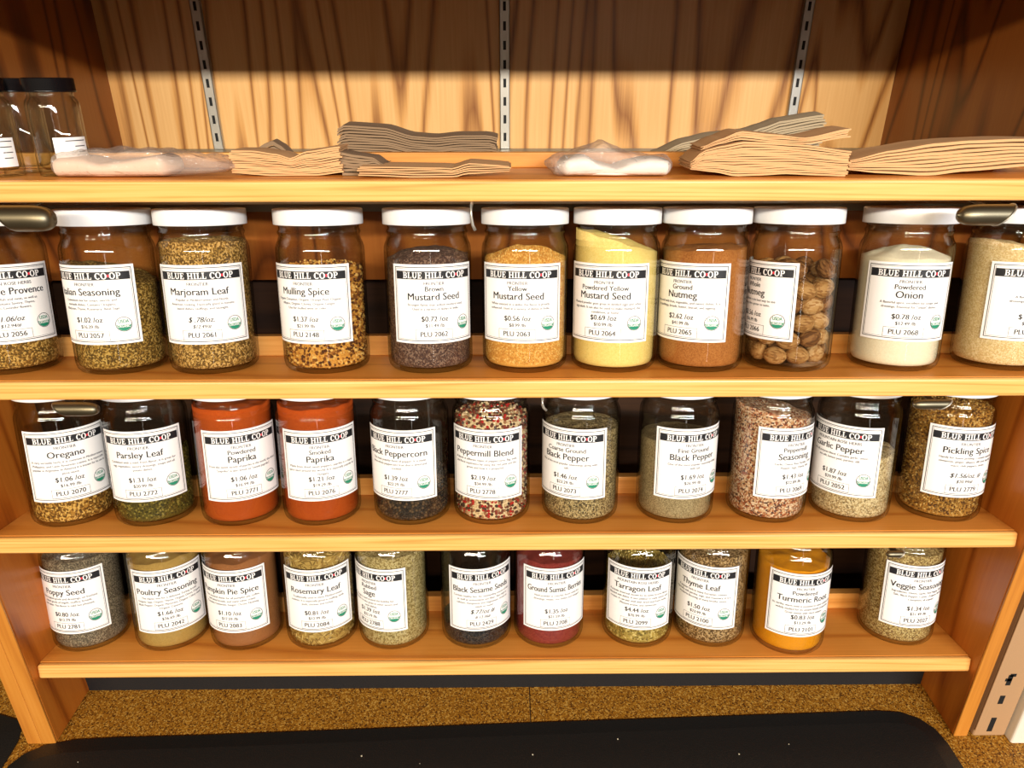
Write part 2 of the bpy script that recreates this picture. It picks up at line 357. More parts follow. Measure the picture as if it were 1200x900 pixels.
def slab(ch):
    T = .1
    if ch == 'I': return .46, [rect(.12, 0, .34, 1), rect(0, 0, .46, T), rect(0, 1-T, .46, 1)]
    if ch == 'L': return .74, [rect(.1, 0, .32, 1), rect(0, 0, .7, T), rect(0, 1-T, .44, 1), rect(.62, 0, .7, .34)]
    if ch == 'E': return .74, [rect(.1, 0, .32, 1), rect(0, 0, .7, T), rect(0, 1-T, .68, 1), rect(.62, 0, .7, .3), rect(.6, .72, .68, 1), rect(.3, .46, .52, .56), rect(.46, .36, .53, .66)]
    if ch == 'H': return .98, [rect(.1, 0, .31, 1), rect(.65, 0, .86, 1), rect(0, 0, .42, T), rect(.55, 0, .96, T), rect(0, 1-T, .42, 1), rect(.55, 1-T, .96, 1), rect(.3, .45, .66, .57)]
    if ch == 'U': return .92, [rect(.1, .36, .31, 1), rect(.66, .36, .8, 1), rect(0, 1-T, .42, 1), rect(.55, 1-T, .9, 1), arc(.45, .36, .35, .37, .14, .24, 180, 360)]
    if ch == 'B': return .82, [rect(.1, 0, .32, 1), rect(0, 0, .46, T), rect(0, 1-T, .46, 1), rect(.3, .46, .46, .56), arc(.44, .75, .3, .25, .1, .15, -90, 90), arc(.44, .28, .35, .28, .12, .18, -90, 90)]
    if ch == 'P': return .78, [rect(.1, 0, .32, 1), rect(0, 0, .44, T), rect(0, 1-T, .46, 1), rect(.3, .4, .46, .5), arc(.44, .7, .33, .3, .11, .19, -90, 90)]
    if ch == 'C': return .84, [arc(.45, .5, .45, .52, .2, .4, 40, 320, 20), rect(.72, .62, .8, 1)]
    if ch == 'O': return .94, [arc(.46, .5, .46, .52, .22, .4, 0, 360, 24)]
    return .4, []
def slab_word(word, u, v, cap, wid):
    x = 0; polys = []; dot = None
    for ch in word:
        if ch == '*': dot = x+.14; x += .28; continue
        a, ps = slab(ch)
        for vs, fs in ps: polys.append(([(p[0]+x, p[1]) for p in vs], fs))
        x += a+.05
    k = wid/x
    f = lambda vs: [(u+(p[0]-x/2)*k, v+(p[1]-.5)*cap) for p in vs]
    return [(f(vs), fs) for vs, fs in polys], (u+(dot-x/2)*k)
def wrap(mb, polys, r, phi, z0, m=0, cut=None):
    for vs, fs in polys:
        mb.add([((r)*math.sin(phi+u/r), -(r)*math.cos(phi+u/r), z0+v) for u, v in vs], fs, m)
def wrap_rect(mb, u0, v0, u1, v1, r, phi, z0, m=0):
    n = max(1, int(abs(u1-u0)/.003))
    us = [u0+(u1-u0)*k/n for k in range(n+1)]
    wrap(mb, [([(u, v0) for u in us]+[(u, v1) for u in us], [(k, k+1, n+2+k, n+1+k) for k in range(n)])], r, phi, z0, m)

# ---------------------------------------------------------------- jars
R = 46.5
FRN, MTN = 'FRONTIER', 'MOUNTAIN ROSE HERBS'
# centre px, label turn (deg), brand line, small name, name, text, price, per pound, number, handwritten
ROWS = [[
 (7, 0, MTN, '', 'Herbes de Provence', ['For seasoned fish and meat, as well as', 'poultry. Contains Savory, Thyme,', 'Oregano, Lavender flowers.'], '$1.06/oz', '$12.94/#', '2056', 1),
 (136, -36, FRN, '', 'Italian Seasoning', ['Convenient mix for soups, sauces, and', 'marinade dishes. Contains Oregano,', 'Marjoram, Thyme, Rosemary, Basil, Sage'], '$1.02 /oz', '$16.39 /lb', '2057', 0),
 (246, -13, FRN, '', 'Marjoram Leaf', ['Popular in Mediterranean and North', 'American cooking. Especially good in tomato', 'based dishes, stuffings, and sausages.'], '$ .78/oz.', '$12.49/#', '2061', 1),
 (380, -26, FRN, '', 'Mulling Spice', ['Organic Cinnamon, Organic Orange Peel, Organic', 'Allspice, Organic Cloves, Organic Ginger.', 'Use for mulled wine or cider.'], '$1.37 /oz', '$21.99 /lb', '2148', 0),
 (503, 7, FRN, 'Brown', 'Mustard Seed', ['Stronger flavor than yellow mustard seed.', 'Used in a variety of dishes in India.'], '$0.72 /oz', '$11.49 /lb', '2062', 0),
 (615, -9, FRN, 'Yellow', 'Mustard Seed', ['When toasted in a skillet the flavor is greatly', 'enhanced. Used in a variety of dishes in India.'], '$0.56 /oz', '$8.99 /lb', '2063', 0),
 (720, -13, FRN, 'Powdered Yellow', 'Mustard Seed', ['Mustard powder goes great in deviled eggs and other', 'egg salads. It can also be used to make mustard, the', 'condiment, at home.'], '$0.69 /oz', '$10.99 /lb', '2064', 0),
 (822, -25, FRN, 'Ground', 'Nutmeg', ['Goes well with fruit, vegetable, and sweet dishes. It is', 'in puddings, breads, butter, biscuit, and eggnog.'], '$2.62 /oz', '$41.99 /lb', '2065', 0),
 (926, -53, FRN, 'Whole', 'Nutmeg', ['Grating it fresh is the best way to use', 'nutmeg. Use a grater to taste.'], '$3.56 /oz', '$56.99 /lb', '2066', 0),
 (1053, 13, FRN, 'Powdered', 'Onion', ['A flavorful spice, excellent for soups and', 'dressings. Essential for "onion" dishes.'], '$0.78 /oz', '$12.49 /lb', '2068', 0),
 (1178, 36, '', '', 'Onion', ['A flavorful spice, excellent for', 'dressings. Essential for onion dishes.'], '$1.13 /oz', '$18.09 /lb', '2067', 0)],
 [
 (80, -3, FRN, '', 'Oregano', ['A very versatile herb, it is common in Mediterranean,', 'Philippine, and Latin American cuisine. It is especially', 'popular in Argentina. In America it is known for its use in', 'pizza sauce.'], '$1.06 /oz', '$16.99 /lb', '2070', 0),
 (178, -17, FRN, '', 'Parsley Leaf', ['Combined with a mild, fresh flavor, it is great for', 'egg, vegetables, savory dressings, soups and all', 'potato dishes.'], '$1.31 /oz', '$20.99 /lb', '2772', 0),
 (279, 5, FRN, 'Powdered', 'Paprika', ['From the sweet variety of paprika in the world, this dried', '"paprika" is also know as "sweet paprika".'], '$1.06 /oz', '$16.99 /lb', '2771', 0),
 (375, 0, FRN, 'Smoked', 'Paprika', ['Made from dried sweet peppers, paprika is a staple', 'spice used around the world. It is especially popular in', 'Hungary.'], '$1.21 /oz', '$19.29 /lb', '2076', 0),
 (482, -24, FRN, '', 'Black Peppercorn', ['The most popular form of pepper. It is made', 'from whole peppercorn fruit that is dried and', 'cooked.'], '$1.39 /oz', '$22.29 /lb', '2777', 0),
 (576, -12, FRN, '', 'Peppermill Blend', ['A blend of different types of peppercorns. Big, bold,', 'and floral experience by using the red pink and the', 'green and how it is prepared.'], '$2.19 /oz', '$34.99 /lb', '2778', 0),
 (680, -21, FRN, 'Coarse Ground', 'Black Pepper', ['One of the most popular seasonings along with', 'salt.'], '$1.46 /oz', '$23.29 /lb', '2073', 0),
 (792, 28, FRN, 'Fine Ground', 'Black Pepper', ['One of the most popular seasonings along', 'with salt.'], '$1.69 /oz', '$26.99 /lb', '2074', 0),
 (900, 42, FRN, 'Peppermill', 'Seasoning', ['Garlic, Onion, Red, Parsley, Celery', 'Pepper, Sage, Thyme, Salt'], '$1.43 /oz', '$22.89 /lb', '2069', 0),
 (999, -21, MTN, '', 'Garlic Pepper', ['An all purpose blend. Contains garlic, onion,', 'sea salt, lemon peel, parsley, dill'], '$1.87 /oz', '$29.99 /lb', '2052', 0),
 (1104, 37, FRN, '', 'Pickling Spice', ['Handy for home pickling. Contains mustard,', 'cinnamon, ginger, allspice, dill seed, bay leaf,', 'mace, chili peppers, cloves.'], '$1.56/oz. #', '$20.99/# .', '2779', 1)],
 [
 (103, -38, FRN, '', 'Poppy Seed', ['Used in baked goods and dressings, on freshest', 'baked goods of bagels, muffins, breads,', 'and cakes. This flavor is mild but pleasant.'], '$0.80 /oz', '$12.79 /lb', '2781', 0),
 (199, -5, FRN, '', 'Poultry Seasoning', ['The classic mix for a delicious Turkey broth!', 'Organic Sage, Organic Thyme, Organic Onion, Organic', 'Black Pepper, Organic Marjoram, Organic Celery seed,', 'Organic Cayenne.'], '$1.66 /oz', '$26.69 /lb', '2042', 0),
 (287, -29, FRN, '', 'Pumpkin Pie Spice', ['Your seasonal classic for all pumpkin pie, coffee,', 'and baked breads, and many other treats.', 'Contains Cinnamon, Ginger, Cloves, Nutmeg'], '$1.10 /oz', '$17.59 /lb', '2083', 0),
 (376, -10, FRN, '', 'Rosemary Leaf', ['Traditionally used in many Mediterranean', 'cuisines. It is especially good in stuffing, lamb,', 'pork, chicken, and turkey.'], '$0.81 /oz', '$12.99 /lb', '2084', 0),
 (461, -42, FRN, 'Rubbed', 'Sage', ['Most sage is used around the holiday for', 'stuffing, but it is also great in other savory and', 'meat dishes.'], '$1.39 /oz', '$22.19 /lb', '2788', 0),
 (558, 10, FRN, '', 'Black Sesame Seeds', ['Contain healthy fats. An outstanding source of zinc,', 'as well as antioxidants and fiber. Also high in', 'calcium, manganese and magnesium. Great on', 'salads or sushi!'], '$.77/oz #', '# 12.36#', '2429', 1),
 (643, 14, FRN, '', 'Ground Sumac Berries', ['Vivid powder is colorful, floral relish for', 'dressings, meats, rice dishes and vinegar!'], '$1.35 /oz', '$21.59 /lb', '2708', 0),
 (747, 2, MTN, '', 'Tarragon Leaf', ['A popular dried leaf, known for its sweet licorice flavor,', 'blended with dishes. A nice addition to many sauces and', 'recipes. It can pair well with dried and fresh herbs.', 'Pleasant aroma, and sweetness.'], '$4.44 /oz', '$70.99 /lb', '2099', 0),
 (832, -14, FRN, '', 'Thyme Leaf', ['A popular herb in many European cuisines,', 'especially with parsley, sage, and rosemary, it is a', 'wonderful flavoring of many broths, stews.'], '$1.50 /oz', '$23.99 /lb', '2100', 0),
 (925, 27, FRN, 'Powdered', 'Turmeric Root', ['Its earthy, warm taste is essential to many cuisines and', 'widely studied for its unique health properties.', 'Great mixed with black pepper.'], '$0.83 /oz', '$13.29 /lb', '2101', 0),
 (1052, 38, FRN, '', 'Veggie Seasoning', ['Ingredients: Onion, Garlic, Red Pepper, Thyme,', 'Salt, Black Pepper, Cumin, Oregano, Parsley', 'Cinnamon, all organic!'], '$1.34 /oz', '$21.49 /lb', '2027', 0)]]
strs = {'USDA', 'ORGANIC'}
for row in ROWS:
    for j in row:
        strs |= {j[2], j[3], j[4], j[6], j[7], 'PLU '+j[8]} | set(j[5])
strs.discard(''); collect(sorted(strs))

# heights per row, in mm: label bottom, label height, lid bottom, lid top
DIM = [(34, 82, 154.5, 170.5), (34, 86, 154.5, 170.5), (30, 88, 154.5, 170.5)]
def glass_mesh(low, top):
    s = low/152.0
    o = [(0.01, 2.2), (30, 1.6), (35, 0.2), (38.5, 0), (42.5, 1.4), (45.3, 5), (46.4, 10), (R, 15), (R, 127), (46.2, 131), (45.2, 134.5), (43.4, 138), (42.4, 141), (42.0, 143.5),
         (42.9, 145), (43.3, 146.5), (42.9, 148), (41.6, 150), (41.6, top-3)]
    i = [(39.4, top-3), (39.4, 146), (40, 142), (42.4, 136), (43.9, 130), (44.0, 125), (44.0, 14), (43.2, 8), (40, 5.2), (0.01, 4.8)]
    b = MB(); b.lathe([(r/1000, z/1000) for r, z in o+i], 64)
    return b.mesh('glass_body', M['glass'], True)
def lid_mesh(z0, z1):
    p = [(43.8, z0), (46.2, z0), (46.4, z0+.8), (46.4, z1-1.2), (46.1, z1-.4), (45.2, z1), (40, z1), (39.5, z1-.5), (.01, z1-.5)]
    i = [(.01, z1-2), (43.8, z1-2)]
    b = MB(); b.lathe([(r/1000, z/1000) for r, z in p+i+[(43.8, z0)]], 64)
    me = b.mesh('lid', M['white'], True)
    return me
GM = [glass_mesh(*DIM[0][2:])]*3; LM = [lid_mesh(*DIM[0][2:])]*3

def make_label(jar, j, row):
    px, turn, brand, small, name, text, price, lb, plu, hand = j
    z0, H = DIM[row][0]/1000, DIM[row][1]; W = 96.0; k = H/84.7
    X = jar.location.x/U; az = math.atan2(X, 1+AX)
    phi = -az+math.radians(turn+2)
    r = (R+.12)/1000
    mm = lambda polys: [([(u/1000, v/1000) for u, v in vs], fs) for vs, fs in polys]
    Y = lambda v: (84.7-v)*k                                 # height from the label's top edge
    # paper with printed double border (mesh thickness in the sheet)
    b = MB()
    wrap_rect(b, -W/2000, 0, W/2000, H/1000, r+.00012, phi, z0)
    wrap_rect(b, W/2000, 0, -W/2000, H/1000, r, phi, z0)
    rl = r+.00022
    for ins, t in ((2.6, .75), (4.3, .28)):
        u0, u1, v0, v1 = -W/2+ins, W/2-ins, ins, H-ins
        for a in ((u0, v0, u1, v0+t), (u0, v1-t, u1, v1), (u0, v0, u0+t, v1), (u1-t, v0, u1, v1)):
            wrap_rect(b, a[0]/1000, a[1]/1000, a[2]/1000, a[3]/1000, rl, phi, z0, 1)
    lab = b.build('paper_label', [M['paper'], M['ink']], jar, True)
    b = MB()
    wrap_rect(b, -.0432, (Y(15.6))/1000, .0432, Y(7)/1000, rl+.00004, phi, z0)
    ps, dx = slab_word('BLUE HILL CO*OP', 0, Y(11.3), 6.6*k, 70)
    wrap(b, mm(ps), rl+.00016, phi, z0, 1)
    wrap(b, mm([disc(dx, Y(11.3), 1.35, 1.45*k, 12)]), rl+.00018, phi, z0, 2)
    b.build('header_band', [M['band'], M['paper'], M['red']], lab)
    b = MB(); t = []; soft = []
    if brand: put_text(soft, brand, -2, Y(20.3), 2.7*k, 54)
    y = 28.6
    if small: put_text(t, small, -2, Y(26.2), 4.2*k, 56); y = 34.6
    put_text(t, name, -2, Y(y), 6.0*k, 78)
    y += 8.2
    for s in text: put_text(soft, s, 0, Y(y), 2.1*k, 82); y += 4.6
    sh = .25 if hand else 0
    put_text(t, price, -2, Y(58.2), 4.4*k, 50, sh); put_text(t, lb, -2, Y(65.4), 2.9*k, 46, sh)
    put_text(t, 'PLU '+plu, -3, Y(75), 4.3*k, 35)
    u0, u1, v0, v1 = -23, 17, Y(80.2), Y(69.6)
    t += [rect(u0, v0, u1, v0+.35), rect(u0, v1-.35, u1, v1), rect(u0, v0, u0+.35, v1), rect(u1-.35, v0, u1, v1)]
    # long rules are cut so that they follow the curve
    for it in (t, soft):
        pass
    wrap(b, mm([p for p in t if len(p[0]) != 4]), rl+.0001, phi, z0, 0)
    for p in t:
        if len(p[0]) == 4:
            (a0, c0), _, (a1, c1), _ = p[0]; wrap_rect(b, a0/1000, c0/1000, a1/1000, c1/1000, rl+.0001, phi, z0, 0)
    wrap(b, mm(soft), rl+.0001, phi, z0, 1)
    b.build('printed_text', [M['ink'], M['softink']], lab)
    if name != 'Ground Sumac Berries':
        b = MB(); cx, cy, q = 31.5, Y(63.5), 8.0
        wrap(b, mm([arc(cx, cy, q, q*k, q*.93, q*.93*k, 0, 360, 32)]), rl+.0002, phi, z0, 1)
        wrap(b, mm([disc(cx, cy, q*.9, q*.9*k, 20, 180+6, 360-6)]), rl+.0002, phi, z0, 0)
        tt = []; put_text(tt, 'USDA', cx, cy+2.9*k, 3.0*k, 10); wrap(b, mm(tt), rl+.0002, phi, z0, 0)
        tt = []; put_text(tt, 'ORGANIC', cx, cy-2.4*k, 2.2*k, 12); wrap(b, mm(tt), rl+.0003, phi, z0, 2)
        b.build('round_seal', [M['green'], M['ink'], M['paper']], lab)

# ---------------------------------------------------------------- what fills the jars
def fill_core(mat, level, slope=0.0, mound=0.0, rough=.0015, seed=0, back=0.0, r=.0434):
    """solid of the spice: floor of the jar up to an uneven surface"""
    b = MB(); n = 56; z0 = .0058
    def top(x, y): return max(z0+.004, level+slope*x+back*y+mound*(1-(x*x+y*y)/(r*r))+rough*noise.noise(Vector((x*70+seed, y*70, seed*.7)))*1.6)
    rows = []
    prof = [(.001, 0), (.55, 0), (.88, 0), (.955, .0012), (.992, .0042), (1, .009)]
    for q, dz in prof: rows.append([(r*q*math.sin(2*math.pi*k/n), -r*q*math.cos(2*math.pi*k/n), z0+dz) for k in range(n+1)])
    for t in (.12, .25, .4, .55, .7, .85, 1.0):
        rr = []
        for k in range(n+1):
            x, y = r*math.sin(2*math.pi*k/n), -r*math.cos(2*math.pi*k/n)
            zz = top(x, y); rr.append((x, y, z0+.009+(max(zz, z0+.010)-z0-.009)*t))
        rows.append(rr)
    for q in (.97, .9, .8, .68, .55, .4, .25, .1, .001):
        rr = []
        for k in range(n+1):
            x, y = r*q*math.sin(2*math.pi*k/n), -r*q*math.cos(2*math.pi*k/n); rr.append((x, y, top(x, y)))
        rows.append(rr)
    b.grid(rows); return b, top
ICO = None
def ico(sub):
    import bmesh
    bm = bmesh.new(); bmesh.ops.create_icosphere(bm, subdivisions=sub, radius=1)
    r = ([v.co.copy() for v in bm.verts], [tuple(v.index for v in f.verts) for f in bm.faces]); bm.free(); return r
ICO1, ICO2 = ico(1), ico(2)
def pieces(b, top, size, nm, kind, seed, r=.0434, top_too=True):
    rnd = random.Random(seed); step = size*(.92 if kind == 'ball' else .8)
    spots = []
    z = .0075
    while z < .16:
        nn = int(2*math.pi*r/step)
        for k in range(nn):
            a = 2*math.pi*(k+rnd.random()*.7)/nn; zz = z+rnd.uniform(-.3, .3)*step
            q = r-size*.42-(.007*max(0, (.0135-zz)/.0085)**2); x, y = q*math.sin(a), -q*math.cos(a)
            if zz < top(x, y): spots.append((x, y, zz))
        z += step*.88
    m = int(r/step)
    for i in range(-m, m+1):
        for j in range(-m, m+1):
            x, y = (i+rnd.uniform(-.35, .35))*step, (j+rnd.uniform(-.35, .35))*step
            if x*x+y*y < (r-size*.5)**2: spots.append((x, y, top(x, y)+rnd.uniform(-.1, .25)*size))
    for x, y, z in spots:
        vs, fs = ICO1 if kind != 'ball' else ICO2 if size > .0045 else ICO1
        if kind == 'ball': sc_ = (size*.5*rnd.uniform(.85, 1.05),)*3
        elif kind == 'needle': sc_ = (size*.14, size*.14, size*rnd.uniform(.5, 1.1))
        elif kind == 'flake': sc_ = (size*.5*rnd.uniform(.6, 1), size*.12, size*.5*rnd.uniform(.5, 1.2))
        else: sc_ = tuple(size*.5*rnd.uniform(.5, 1.15) for _ in range(3))
        a = math.atan2(x, -y)
        if kind in ('flake', 'needle'):
            rot = Matrix.Rotation(a, 3, 'Z') @ Matrix.Rotation(rnd.uniform(0, math.pi), 3, 'Y') @ Matrix.Rotation(rnd.uniform(-.5, .5), 3, 'X')
        else: rot = Matrix.Rotation(rnd.uniform(0, 6.28), 3, 'Z') @ Matrix.Rotation(rnd.uniform(0, 3.14), 3, 'X')
        out = []
        for v in vs:
            c = rot @ Vector((v.x*sc_[0], v.y*sc_[1], v.z*sc_[2])); out.append((x+c.x, y+c.y, max(z+c.z, .0052)))
        b.add(out, fs, rnd.randrange(nm))
# name, label words, colours, grain mm, surface px (None = from table), slope, mound, pieces(kind,size mm)
F = {
 'Herbes de Provence': ('dried_herbs', 'crumbled green brown herbs', [(164,122,54),(120,84,32),(202,160,86),(94,68,28)], 1.7, 396, 0, 0, None),
 'Italian Seasoning': ('dried_herbs', 'dried green herb flakes', [(150,114,48),(104,76,30),(188,152,80),(82,60,24)], 1.6, 322, -.25, 0, None),
 'Marjoram Leaf': ('dried_marjoram', 'dried marjoram flakes', [(166,126,60),(118,86,40),(206,164,96),(94,68,32)], 1.5, 284, 0, .004, None),
 'Mulling Spice': ('mulling_spice', 'coarse brown and orange spice chunks', [(206,146,62),(120,70,26),(84,44,18),(226,178,98),(166,104,42)], 4.2, 316, 0, .003, 'chunk'),
 'Brown/Mustard Seed': ('mustard_seed', 'small dark brown seeds', [(98,74,64),(70,50,46),(132,104,88),(84,58,48)], 1.5, 303, .05, .010, None),
 'Yellow/Mustard Seed': ('mustard_seed', 'small tan yellow seeds', [(222,166,80),(204,140,60),(238,194,114),(212,154,70)], 2.1, 305, 0, .012, 'ball'),
 'Powdered Yellow/Mustard Seed': ('mustard_powder', 'pale yellow powder', [(236,208,124),(230,200,114),(240,214,134)], .8, 284, -.28, .004, None),
 'Ground/Nutmeg': ('ground_nutmeg', 'rust brown powder', [(168,104,48),(154,92,40),(180,116,58)], .9, 293, .05, .002, None),
 'Powdered/Onion': ('onion_powder', 'off white powder heaped to one side', [(242,230,204),(236,222,194)], .8, 304, -.02, .012, None),
 'Onion': ('onion_granules', 'cream coloured granules', [(228,200,146),(214,180,124),(238,214,168)], 1.2, 292, -.2, .004, None),
 'Oregano': ('dried_oregano', 'dried oregano flakes', [(168,120,48),(120,80,28),(214,168,88),(90,60,22)], 1.9, 584, 0, 0, None),
 'Parsley Leaf': ('dried_parsley', 'dark green parsley flakes', [(88,76,22),(54,48,12),(132,116,48),(70,60,18)], 3.4, 552, .45, 0, 'flake'),
 'Powdered/Paprika': ('paprika', 'bright orange red powder', [(172,74,14),(162,66,10)], .7, 474, 0, 0, None),
 'Smoked/Paprika': ('paprika', 'deep orange powder', [(170,72,14),(160,64,10)], .7, 474, 0, 0, None),
 'Black Peppercorn': ('peppercorns', 'black peppercorns', [(52,42,34),(78,60,44),(36,30,26),(96,74,52)], 4.4, 560, 0, 0, 'ball'),
 'Peppermill Blend': ('mixed_peppercorns', 'red, white and black peppercorns', [(222,196,154),(180,34,32),(66,48,38),(116,64,46),(86,58,44),(160,112,78),(136,54,42),(206,176,136)], 4.3, 492, 0, .007, 'ball'),
 'Coarse Ground/Black Pepper': ('ground_pepper', 'coarse speckled pepper', [(164,142,98),(96,80,54),(194,172,126),(68,56,40),(150,126,82)], 1.3, 505, 0, .002, None),
 'Fine Ground/Black Pepper': ('ground_pepper', 'fine grey brown pepper', [(154,134,98),(126,106,74),(172,152,114)], .9, 518, 0, .001, None),
 'Peppermill/Seasoning': ('pepper_seasoning', 'pinkish brown seasoning', [(206,168,130),(154,84,54),(94,64,54),(224,196,166),(190,140,100)], 1.8, 486, -.2, .003, None),
 'Garlic Pepper': ('garlic_pepper', 'pale speckled seasoning', [(206,182,138),(134,112,78),(222,202,160),(178,150,104)], 1.3, 533, 0, .002, None),
 'Pickling Spice': ('pickling_spice', 'coarse brown and gold spice', [(174,124,52),(122,82,32),(204,164,94),(92,58,26),(150,110,50)], 3.2, 482, 0, .004, 'chunk'),
 'Poppy Seed': ('poppy_seed', 'tiny slate grey seeds', [(120,106,88),(76,68,58),(156,140,116),(98,86,70)], 1.1, 655, 0, .003, None),
 'Poultry Seasoning': ('poultry_seasoning', 'olive green powder', [(178,144,78),(166,132,70)], .8, 656, .05, .002, None),
 'Pumpkin Pie Spice': ('pumpkin_pie_spice', 'light brown powder', [(158,102,60),(148,94,54)], .8, 657, .08, .002, None),
 'Rosemary Leaf': ('dried_rosemary', 'dried rosemary needles', [(176,144,76),(126,98,46),(212,182,112),(150,116,58)], 6.0, 652, 0, .003, 'needle'),
 'Rubbed/Sage': ('rubbed_sage', 'grey green rubbed sage', [(170,150,98),(132,112,66),(190,172,122)], 1.6, 650, 0, .002, None),
 'Black Sesame Seeds': ('sesame_seed', 'black sesame seeds', [(42,38,40),(22,20,22),(62,56,54)], 1.8, 732, 0, 0, None),
 'Ground Sumac Berries': ('ground_sumac', 'dark red powder', [(132,46,42),(118,38,36),(146,58,50)], .9, 656, 0, .002, None),
 'Tarragon Leaf': ('dried_tarragon', 'yellow green tarragon flakes', [(174,150,74),(116,98,42),(212,188,116),(146,120,56)], 4.0, 672, 0, 0, 'flake'),
 'Thyme Leaf': ('dried_thyme', 'brown green thyme leaves', [(152,120,76),(104,78,46),(186,154,110),(82,60,34)], 1.6, 650, 0, .003, None),
 'Powdered/Turmeric Root': ('turmeric', 'bright yellow orange powder', [(228,150,12),(220,140,8)], .7, 656, 0, .002, None),
 'Veggie Seasoning': ('veggie_seasoning', 'speckled tan seasoning', [(176,150,94),(114,88,52),(204,180,124),(150,122,72)], 1.4, 648, 0, .003, None),
}
PLACE = ['top row of jars', 'middle row of jars', 'bottom row of jars']
MAT_CACHE = {}
def cmat(c, k):
    if c not in MAT_CACHE:
        MAT_CACHE[c] = plain('spice_%d_%d_%d' % c, c, .75, spec=.25, bump=.25, bscale=900)
    return MAT_CACHE[c]
YROW = [358, 545, 700]
nid = 0
for ri, row in enumerate(ROWS):
    for ji, j in enumerate(row):
        base = SH[ri+1]
        sx = AX-(.026 if j[4] == 'Turmeric Root' else 0)         # this one stands nearer the edge
        lx = upright(j[0], YROW[ri], ri+1, sx).x
        mw = FRAME[ri+1] @ Matrix.Translation((lx, sx*U, .0002)); loc = mw.translation; rot = mw.to_euler()
        full = (j[3]+' '+j[4]).strip()
        key = (j[3]+'/'+j[4]) if j[3] else j[4]
        jar = empty('spice_jar', loc); jar.rotation_euler = rot
        tag(jar, 'white-lidded glass jar labelled %s, %s' % (full if full != 'Onion' else 'Onion at the right edge', PLACE[ri]), 'jar', 'spice jars in the '+PLACE[ri].split(' of')[0])
        link('glass_body', GM[ri], jar); link('lid', LM[ri], jar)
        make_label(jar, j, ri)
        if key == 'Whole/Nutmeg':
            rnd = random.Random(4); nm0 = None; lay = 0; z = .0165
            mats = [speckle('nutmeg_%d' % q, c, .0022, .7, .35, (1, 1, .35), q) for q, c in enumerate(([(160,114,64),(136,92,48),(176,132,80)], [(118,76,40),(94,58,28),(138,94,52)], [(180,136,84),(156,110,62),(194,154,106)]))]
            meshes = []
            for q in range(6):
                b = MB(); vs, fs = ico(3); out = []
                for v in vs:
                    k = 1+.05*noise.noise(v*2.2+Vector((q*5, 0, 0)))+.018*math.sin(9*math.atan2(v.y, v.x)+3*v.z)
                    out.append((v.x*.0098*k, v.y*.0098*k, v.z*.0126*k*(1+.04*v.z)))
                b.add(out, fs); meshes.append(b.mesh('nutmeg', mats[q % 3], True))
            while z < .112:
                for ring, cnt in ((.0325, 9), (.0125, 3)):
                    if ring < .02 and z < .08 and z > .03: continue
                    for k in range(cnt):
                        a = 2*math.pi*(k+.5*(lay % 2)+rnd.uniform(-.06, .06))/cnt
                        if z > .095 and rnd.random() < .3: continue
                        o = link('nutmeg', meshes[rnd.randrange(6)], None, mw @ Vector((ring*math.sin(a), -ring*math.cos(a), z+rnd.uniform(-.0015, .0015))))
                        o.rotation_euler = (rnd.uniform(1.1, 2.0), rnd.uniform(-.5, .5), a+math.pi/2+rnd.uniform(-.7, .7))
                        tag(o, 'whole brown nutmeg lying among others inside the jar labelled Whole Nutmeg', 'nutmeg', 'nutmegs in the jar')
                z += .0178; lay += 1
            continue
        nm, words, cols, grain, py, slope, mound, kind = F[key]
        level = min(max(upright(j[0], py, ri+1, AX-.045).z, .014), .143)
        sub = .0012 if not kind else .0012+grain*.0005
        core, top = fill_core(None, level, slope, mound, .0015 if not kind else .002, ri*20+ji, r=.0434-(0 if not kind else grain*.0005))
        if kind:
            pieces(core, top, grain/1000, len(cols), kind, 100+ji)
            o = core.build(nm, [cmat(c, 0) for c in cols], None, kind == 'ball', loc)
        else:
            o = core.build(nm, speckle(nm+'_grain', cols, grain/1000, .85, .5 if grain > 1 else .25, off=ji*.37), None, True, loc)
        o.rotation_euler = rot
        tag(o, '%s inside the jar labelled %s' % (words, full), 'spice', None, 'stuff')

# ---------------------------------------------------------------- jars with black lids at the upper left
def small_jar(px, d, lab):
    q = upright(px, 150, 0, d); mw = FRAME[0] @ Matrix.Translation((q.x, d*U, .0002))
    t = empty('empty_jar', mw.translation); t.rotation_euler = mw.to_euler()
    r = .0232; H = .0870
    pr = [(.0001, .0012), (.018, .0008), (.0225, 0), (r-.0008, .002), (r, .006), (r, .063), (r-.001, .067), (r-.0035, .0702), (r-.004, .0715), (r-.0034, .0726), (r-.004, .0738), (r-.004, .082)]
    inn = [(r-.0062, .082), (r-.0062, .070), (r-.003, .065), (r-.0024, .061), (r-.0024, .009), (r-.006, .0055), (.0001, .005)]
    b = MB(); b.lathe(pr+inn, 40); b.build('glass_body', M['glass'], t, True)
    b = MB(); b.lathe([(r-.0035, .0745), (r-.0006, .0745), (r-.0006, .0758), (r-.001, .0762), (r-.001, H-.001), (r-.002, H), (.0001, H)], 40); b.build('lid', M['blacklid'], t, True)
    if lab is not None:
        b = MB(); wrap_rect(b, -.016, .0, .016, .026, r+.0003, lab, .009); wrap_rect(b, .016, .0, -.016, .026, r+.0002, lab, .009)
        for k, (u0, u1) in enumerate(((-.006, .014), (.002, .013), (.004, .013), (.004, .012))):
            wrap_rect(b, u0, .0225-k*.005, u1, .0233-k*.005, r+.0004, lab, .009, 1)
        b.build('paper_label', [M['paper'], M['ink']], t, True)
    return t
tag(small_jar(67, .085, .95), 'empty black-lidded glass jar with a small label, nearest the plastic bag pack', 'jar', 'empty jars with black lids')
tag(small_jar(24, .128, None), 'empty black-lidded glass jar, middle of the three at the upper left', 'jar', 'empty jars with black lids')
